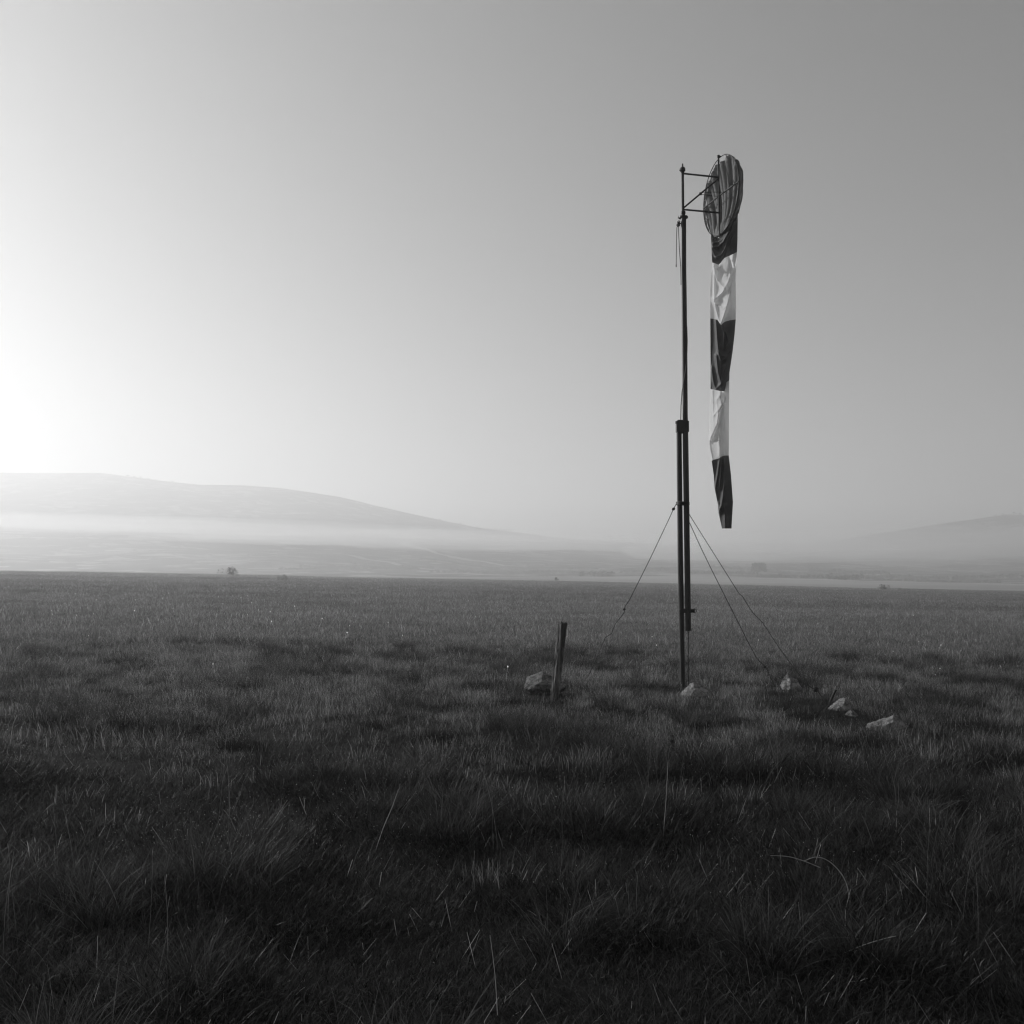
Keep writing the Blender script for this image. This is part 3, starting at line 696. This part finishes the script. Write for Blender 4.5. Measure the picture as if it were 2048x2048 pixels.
TUFTS = [
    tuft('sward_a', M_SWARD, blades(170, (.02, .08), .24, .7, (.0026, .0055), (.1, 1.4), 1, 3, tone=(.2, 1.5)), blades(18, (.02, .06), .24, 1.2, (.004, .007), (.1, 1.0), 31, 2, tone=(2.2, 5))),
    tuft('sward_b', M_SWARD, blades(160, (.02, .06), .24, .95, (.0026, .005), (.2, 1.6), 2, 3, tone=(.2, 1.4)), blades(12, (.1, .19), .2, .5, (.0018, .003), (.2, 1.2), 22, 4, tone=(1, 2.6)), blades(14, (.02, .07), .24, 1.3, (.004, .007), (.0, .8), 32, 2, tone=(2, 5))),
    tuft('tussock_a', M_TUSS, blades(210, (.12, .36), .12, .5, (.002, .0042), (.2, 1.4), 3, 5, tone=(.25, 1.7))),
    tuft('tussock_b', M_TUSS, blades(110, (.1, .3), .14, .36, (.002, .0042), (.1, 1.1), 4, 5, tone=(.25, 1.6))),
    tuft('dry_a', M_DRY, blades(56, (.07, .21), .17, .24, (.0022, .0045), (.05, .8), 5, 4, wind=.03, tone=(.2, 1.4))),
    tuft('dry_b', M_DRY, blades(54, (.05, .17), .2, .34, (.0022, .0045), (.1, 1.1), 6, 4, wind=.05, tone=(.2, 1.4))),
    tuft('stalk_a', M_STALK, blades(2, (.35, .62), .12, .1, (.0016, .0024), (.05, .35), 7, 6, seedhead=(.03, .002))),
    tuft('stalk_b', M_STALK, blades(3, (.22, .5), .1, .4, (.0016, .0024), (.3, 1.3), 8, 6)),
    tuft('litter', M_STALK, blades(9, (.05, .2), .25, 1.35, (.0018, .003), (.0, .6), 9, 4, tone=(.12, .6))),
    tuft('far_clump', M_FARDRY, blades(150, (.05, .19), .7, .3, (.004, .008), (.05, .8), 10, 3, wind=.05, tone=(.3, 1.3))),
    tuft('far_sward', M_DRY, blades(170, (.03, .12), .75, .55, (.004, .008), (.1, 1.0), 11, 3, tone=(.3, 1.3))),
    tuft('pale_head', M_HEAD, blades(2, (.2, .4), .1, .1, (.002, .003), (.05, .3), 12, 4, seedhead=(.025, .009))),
]
def tuft_tri(name, mat, vft):
    V, F, T = vft; m = me_from(V, F, name); m.materials.append(mat)
    at = m.color_attributes.new('tone', 'FLOAT_COLOR', 'POINT'); at.data.foreach_set('color', np.ones(len(V) * 4, np.float32)); return bpy.data.objects.new(name, m)
TUFTS.append(tuft_tri('dew', M_DEW, dew(26, 13)))
PTS = []; ROT = []; SCL = []; IDX = []
def scatter(n, d0, d1, kinds, dens=None, scl=(.8, 1.25), ulim=.66, powr=1.0):
    u = RNG.uniform(-ulim, ulim, n)
    d = np.sqrt(RNG.uniform(0, 1, n) * (d1 * d1 - d0 * d0) + d0 * d0) if powr == 1 else d0 * (d1 / d0) ** RNG.uniform(0, 1, n) ** powr
    x = u * d; y = d
    keep = np.ones(n, bool)
    if dens is not None: keep &= RNG.random(n) < dens(x, y)
    for rx_, ry_, rr in ROCKPOS:
        keep &= ~((np.abs(x - rx_) < rr) & (y > ry_ - rr * 1.5 - (.5 if kinds[0] > 1 else .2)) & (y < ry_ + rr))
        if kinds[0] > 1:                       # gap added in the taller grass, sunward, so sunlight reaches the stones
            a = (x - rx_) * SDIR.x + (y - ry_) * SDIR.y; b = (x - rx_) * SDIR.y - (y - ry_) * SDIR.x
            keep &= ~((a > -.1) & (a < 1.1) & (np.abs(b) < rr * 1.5))
    if kinds[0] > 1:
        for rx_, ry_, rr in CLEAR: keep &= ~((np.abs(x - rx_) < rr) & (y < ry_ + .3) & (y > ry_ - 1.0))
    x, y = x[keep], y[keep]; k = len(x)
    PTS.append(np.stack([x, y, ground_z(x, y) - .005], -1)); 
    ROT.append(np.stack([RNG.normal(0, .08, k), RNG.normal(0, .08, k), RNG.uniform(0, 6.283, k)], -1))
    hv = .75 + .6 * fbm(x / 2.3 + 5, y / 2.3, 61)
    SCL.append(RNG.uniform(*scl, k) * hv); IDX.append(RNG.choice(kinds, k))
    return k
NEAR = lambda x, y: sstep(9, 15, y)
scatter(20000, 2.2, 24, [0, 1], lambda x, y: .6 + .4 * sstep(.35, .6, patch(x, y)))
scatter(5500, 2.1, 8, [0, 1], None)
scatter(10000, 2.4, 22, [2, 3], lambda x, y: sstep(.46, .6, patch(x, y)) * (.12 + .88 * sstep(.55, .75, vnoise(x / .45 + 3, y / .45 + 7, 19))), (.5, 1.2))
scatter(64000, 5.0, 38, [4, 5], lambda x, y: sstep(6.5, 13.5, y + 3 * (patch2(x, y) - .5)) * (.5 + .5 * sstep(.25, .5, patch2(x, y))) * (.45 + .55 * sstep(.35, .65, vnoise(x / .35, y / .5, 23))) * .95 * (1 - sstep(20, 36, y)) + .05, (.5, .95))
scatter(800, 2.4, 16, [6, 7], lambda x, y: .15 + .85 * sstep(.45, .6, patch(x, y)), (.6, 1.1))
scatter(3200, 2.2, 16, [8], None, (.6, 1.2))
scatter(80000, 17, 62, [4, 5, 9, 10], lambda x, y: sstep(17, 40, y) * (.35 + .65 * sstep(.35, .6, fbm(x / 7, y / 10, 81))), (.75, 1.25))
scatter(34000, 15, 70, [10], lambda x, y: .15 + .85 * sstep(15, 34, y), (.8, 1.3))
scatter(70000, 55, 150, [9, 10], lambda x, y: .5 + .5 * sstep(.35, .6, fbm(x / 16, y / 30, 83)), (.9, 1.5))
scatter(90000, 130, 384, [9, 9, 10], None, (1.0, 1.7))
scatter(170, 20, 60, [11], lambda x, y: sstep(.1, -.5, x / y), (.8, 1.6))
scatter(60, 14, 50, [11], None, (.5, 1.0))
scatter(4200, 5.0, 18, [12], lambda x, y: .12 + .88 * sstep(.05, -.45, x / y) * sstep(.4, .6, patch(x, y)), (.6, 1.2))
PTS = np.concatenate(PTS); ROT = np.concatenate(ROT); SCL = np.concatenate(SCL); IDX = np.concatenate(IDX)
gm = bpy.data.meshes.new('meadow_grass'); gm.vertices.add(len(PTS)); gm.vertices.foreach_set('co', PTS.astype(np.float32).ravel())
for nm, typ, arr in (('rot', 'FLOAT_VECTOR', ROT), ('scl', 'FLOAT', SCL), ('kind', 'INT', IDX)):
    at = gm.attributes.new(nm, typ, 'POINT')
    at.data.foreach_set('vector' if typ == 'FLOAT_VECTOR' else 'value', arr.astype(np.int32 if typ == 'INT' else np.float32).ravel())
go = link('meadow_grass', gm, None); tag(go, 'dew-wet tussocky meadow grass covering the plain', None, None, 'stuff')
ng = bpy.data.node_groups.new('grass_scatter', 'GeometryNodeTree')
ng.interface.new_socket('Geometry', in_out='INPUT', socket_type='NodeSocketGeometry'); ng.interface.new_socket('Geometry', in_out='OUTPUT', socket_type='NodeSocketGeometry')
gi = ng.nodes.new('NodeGroupInput'); gout = ng.nodes.new('NodeGroupOutput'); jn = ng.nodes.new('GeometryNodeJoinGeometry')
def attr(nm, typ):
    n = ng.nodes.new('GeometryNodeInputNamedAttribute'); n.data_type = typ; n.inputs['Name'].default_value = nm
    return [s for s in n.outputs if s.enabled and s.name == 'Attribute'][0]
a_rot, a_scl, a_kind = attr('rot', 'FLOAT_VECTOR'), attr('scl', 'FLOAT'), attr('kind', 'INT')
for k, t in enumerate(TUFTS):
    cmp_ = ng.nodes.new('FunctionNodeCompare'); cmp_.data_type = 'INT'; cmp_.operation = 'EQUAL'
    ins = [s for s in cmp_.inputs if s.enabled]
    ng.links.new(a_kind, ins[0]); ins[1].default_value = k
    oi = ng.nodes.new('GeometryNodeObjectInfo'); oi.inputs['Object'].default_value = t; oi.inputs['As Instance'].default_value = True
    ip = ng.nodes.new('GeometryNodeInstanceOnPoints')
    ng.links.new(gi.outputs[0], ip.inputs['Points']); ng.links.new(cmp_.outputs[0], ip.inputs['Selection']); ng.links.new(oi.outputs['Geometry'], ip.inputs['Instance'])
    ng.links.new(a_rot, ip.inputs['Rotation']); ng.links.new(a_scl, ip.inputs['Scale']); ng.links.new(ip.outputs[0], jn.inputs[0])
ng.links.new(jn.outputs[0], gout.inputs[0])
md = go.modifiers.new('scatter', 'NODES'); md.node_group = ng

# single stalks that stand out in the foreground
def stalk(pts2, Y, label, rad=.0022, head=False):
    pts = [P(x, y, Y) for x, y in pts2]
    cv = []
    for i in range(len(pts) - 1):
        p0, p1, p2, p3 = pts[max(i - 1, 0)], pts[i], pts[i + 1], pts[min(i + 2, len(pts) - 1)]
        for q in range(6):
            t = q / 6; cv.append(.5 * ((2 * p1) + (p2 - p0) * t + (2 * p0 - 5 * p1 + 4 * p2 - p3) * t * t + (3 * p1 - p0 - 3 * p2 + p3) * t ** 3))
    cv.append(pts[-1]); n = len(cv)
    m = MB(); m.tube(cv, [rad * (1 - .6 * i / n) for i in range(n)], 6)
    o = m.build('grass_stalk', M_SINGLE, None, pts[0]); return tag(o, label, 'grass stalk', 'single dry stalks in the foreground')
M_SINGLE, nt_, n_, b_ = new_mat('bleached_straw'); tz = noise(nt_, 20, 3); rz = ramp(nt_, tz.outputs['Fac'], [(.3, .3), (.7, .5)]); nt_.links.new(rz.outputs[0], b_.inputs['Base Color']); b_.inputs['Roughness'].default_value = .5
stalk([(1705, 1830), (1692, 1765), (1665, 1728), (1635, 1714), (1608, 1722)], 5.1, 'bright stalk arched over like a hoop, right of centre in the foreground', .0026)
stalk([(1640, 1735), (1605, 1721), (1575, 1713), (1541, 1711)], 5.1, 'stalk bending left beside the hoop-shaped arched stalk', .0018)
stalk([(1690, 1905), (1730, 1889), (1770, 1877), (1792, 1872)], 4.3, 'long stalk lying at a slant near the lower right corner', .002)
stalk([(740, 1735), (765, 1660), (784, 1615), (797, 1578)], 6.0, 'thin straight stalk leaning right, left of centre in the foreground', .0018)
stalk([(1325, 1690), (1332, 1600), (1336, 1520)], 6.4, 'tall upright stalk below the mast in the foreground', .0018)
stalk([(995, 2030), (990, 1950), (980, 1870)], 3.75, 'upright stalk at the bottom edge left of the middle', .0016)

# dried dark dock stem below the mast
db = P(1345, 1560, 9.3)
m = MB(); m.tube([P(1343, 1562, 8.3), P(1345, 1520, 8.3), P(1346, 1475, 8.3)], [.004, .0035, .002], 6)
for k in range(120):
    f = random.random(); c = P(1345 + random.gauss(0, 3.2) * (1.15 - f), 1505 - f * 35, 8.3 + random.gauss(0, .012)); d = Vector((random.gauss(0, 1), random.gauss(0, 1), random.gauss(0, 1))).normalized() * .008; e = d.orthogonal().normalized() * .006
    m.add([c - d, c + e, c + d, c - e], [(0, 1, 2, 3)])
M_DK, nt_, n_, b_ = new_mat('dried_seedhead'); tz = noise(nt_, 40, 3); rz = ramp(nt_, tz.outputs['Fac'], [(.3, .01), (.7, .03)]); nt_.links.new(rz.outputs[0], b_.inputs['Base Color']); b_.inputs['Roughness'].default_value = .9
tag(m.build('dock_plant', M_DK, None, P(1343, 1562, 8.3)), 'dark dried dock seed head standing in the grass below the mast', 'plant')

# ------------------------------------------------------------------ shrubs, hedges and trees far off
def leafcloud(fn, n, size, seed):
    g = np.random.default_rng(seed); V = []; F = []
    for i in range(n):
        c = fn(g); a = g.normal(size=3); a /= np.linalg.norm(a); b = np.cross(a, g.normal(size=3)); b /= np.linalg.norm(b); s = size * g.uniform(.5, 1.3)
        o = len(V); V += [c - a * s, c + b * s * .8, c + a * s, c - b * s * .8]; F.append((o, o + 1, o + 2, o + 3))
    return mesh_np('crown', np.array(V), np.array(F))
def lobes(lst):
    def f(g):
        l = lst[g.integers(len(lst))]; p = g.normal(size=3); p /= np.linalg.norm(p); return np.array(l[:3]) + p * np.array(l[3:6]) * g.uniform(.45, 1.0)
    return f
def bush(px, py, wpx, hpx, Y, label, seed, name='bush', cat='bush', group=None, trunk=False, nl=7, leaf=.09, lobe=None, n=420, mat=None):
    k = Y / FPX; w, h = wpx * k, hpx * k; c = P(px, py, Y); c.z = top_z(c.x, c.y) - .05
    o = empty(name, c, label, cat, group); g = np.random.default_rng(seed)
    z0 = .28 * h if trunk else -.15 * h
    ls = lobe(w, h) if lobe else [(g.normal(0, w * .22), g.normal(0, w * .2), z0 + (h - z0) * g.uniform(.25, .72), w * g.uniform(.18, .32), w * g.uniform(.18, .32), (h - z0) * g.uniform(.2, .34)) for _ in range(nl)]
    link('crown', leafcloud(lobes(ls), n, leaf * h, seed), mat or M_LEAF, o)
    m = MB(); tr = max(.018 * h, .02) * (1 if trunk else .5); m.tube([Vector((0, 0, -.3)), Vector((.01 * w, 0, .3 * h)), Vector((.03 * w, 0, .7 * h))], [tr * 1.4, tr, tr * .3], 8)
    for l in ls[:5]: m.tube([Vector((0, 0, .2 * h)), Vector(l[:3])], [tr * .6, tr * .15], 6)
    link('trunk', me_from(m.v, m.f, 'trunk', True), M_BARK, o); return o
SH = 'shrubs growing on the far meadow'
bush(466, 1168, 34, 26, 230, 'larger shrub on the far meadow at the left', 1, group=SH, nl=14, leaf=.045, n=520, mat=M_TWIG)
bush(566, 1171, 30, 16, 200, 'low wide shrub to the right of the larger left shrub', 2, group=SH, nl=12, leaf=.06, n=500, mat=M_TWIG)
bush(1767, 1187, 16, 15, 240, 'taller of two small shrubs on the far meadow at the right', 3, group=SH, nl=12, leaf=.08, n=380, mat=M_TWIG)
bush(1798, 1187, 14, 8, 238, 'lower of two small shrubs on the far meadow at the right', 4, group=SH, nl=12, leaf=.09, n=320, mat=M_TWIG)
bush(1114, 1158, 9, 8, 420, 'tiny shrub on the pale field beyond the middle of the meadow', 5, group=SH)
def boxy(w, h): return [(x * w * (.36 - .13 * z) + .02 * w * math.sin(9 * z + x), y * w * .25, h * z, w * .17, w * .2, h * .17) for x in (-1, 0, 1) for y in (-1, 1) for z in (.38, .58, .8)] + [(-.38 * w, 0, .4 * h, .14 * w, .14 * w, .16 * h), (.4 * w, 0, .35 * h, .13 * w, .14 * w, .15 * h)]
bush(1518, 1139, 30, 24, 820, 'broad flat-topped tree standing alone right of the windsock', 6, 'tree', 'tree', None, True, lobe=boxy, leaf=.06, n=1500)
def hedge(px0, px1, py, hpx, Y, label, seed, Y1=None):
    Y1 = Y1 or Y; a, b = P(px0, py, Y), P(px1, py, Y1); c = (a + b) / 2; c.z = top_z(c.x, c.y)
    g = np.random.default_rng(seed); h = hpx * Y / FPX; L = (b - a).length; ls = []
    nn = max(8, int(L / (h * .7)))
    for i in range(nn):
        t = (i + g.uniform(-.4, .4)) / nn; q = a.lerp(b, min(max(t, 0), 1)); hh = h * g.uniform(.55, 1.1)
        ls.append((q.x - c.x, q.y - c.y + g.normal(0, 2), top_z(q.x, q.y) - c.z + hh * .45, h * .75, h * .6, hh * .55))
    o = link('hedge', leafcloud(lobes(ls), nn * 60, .13 * h, seed), M_LEAF, None, c)
    return tag(o, label, 'hedge', 'hedgerows between the far fields')
hedge(1385, 1520, 1150, 9, 800, 'dark hedge below the flat-topped tree', 11)
hedge(1520, 1690, 1158, 8, 740, 'long dark hedge right of the flat-topped tree', 12, 700)
hedge(1660, 1730, 1160, 13, 690, 'clump of taller hedge at the right end of the long hedge', 13)
hedge(1730, 2000, 1163, 7, 760, 'low broken hedge along the right side of the pale field', 14)
hedge(1160, 1230, 1154, 11, 700, 'thick hedge end left of the mast', 15)
hedge(860, 1100, 1151, 7, 850, 'thin hedge across the middle below the hill', 16)
hedge(1240, 1370, 1143, 8, 880, 'hedge behind the mast', 17, 900)
hedge(560, 840, 1144, 6, 860, 'faint hedge at the foot of the left hill', 18, 900)
hedge(840, 1000, 1108, 5, 1120, 'hedge slanting down the hillside above the thin middle hedge', 21, 1060)
hedge(700, 870, 1122, 6, 990, 'hedge on the lower hillside above the long pale track', 23, 960)
hedge(900, 1080, 1136, 7, 930, 'dark hedge across the middle just above the thin hedge', 24)
hedge(1060, 1215, 1141, 8, 860, 'stout hedge left of the mast above the thick hedge end', 25)
hedge(600, 760, 1133, 6, 920, 'short hedge on the lower left slope', 26, 930)
hedge(1420, 1560, 1129, 8, 940, 'hedge on the rise behind the flat-topped tree', 27)
hedge(1620, 1780, 1137, 8, 920, 'rough hedge above the taller hedge clump', 28)
hedge(1020, 1200, 1122, 6, 1050, 'hazy hedge on the rise left of the mast', 22, 1020)
hedge(1560, 1800, 1143, 8, 880, 'pale hedge on the slope above the long hedge', 19)
hedge(1800, 2060, 1147, 10, 860, 'pale hedge near the right edge of the view', 20, 840)
def crest_tree(px, Y, wpx, hpx, seed, label, grp): return bush(px, 1050, wpx, hpx, Y, label, seed, 'tree', 'tree', grp, True, leaf=.1, n=160, nl=5)
for i, (px, w, h) in enumerate([(255, 9, 9), (268, 12, 6), (282, 8, 7), (296, 14, 6), (312, 8, 5), (345, 8, 7)]):
    crest_tree(px, 1893, w * .7, h * .65, 60 + i, 'small hazy tree on the crest of the left hill', 'trees on the crest of the left hill')
for i, (px, w, h) in enumerate([(955, 7, 6), (975, 6, 5), (990, 5, 7), (1003, 5, 9), (1010, 4, 7), (1019, 5, 9), (920, 9, 5), (880, 10, 5)]):
    crest_tree(px, 1893, w * .7, h * .65, 80 + i, 'small tree on the falling right shoulder of the left hill', 'trees on the shoulder of the left hill')
for i, (px, w, h) in enumerate([(1990, 10, 7), (2006, 8, 6), (2028, 12, 10), (2040, 10, 8)]):
    crest_tree(px, 1893, w * .7, h * .65, 100 + i, 'small hazy tree on the crest of the right hill', 'trees on the crest of the right hill')
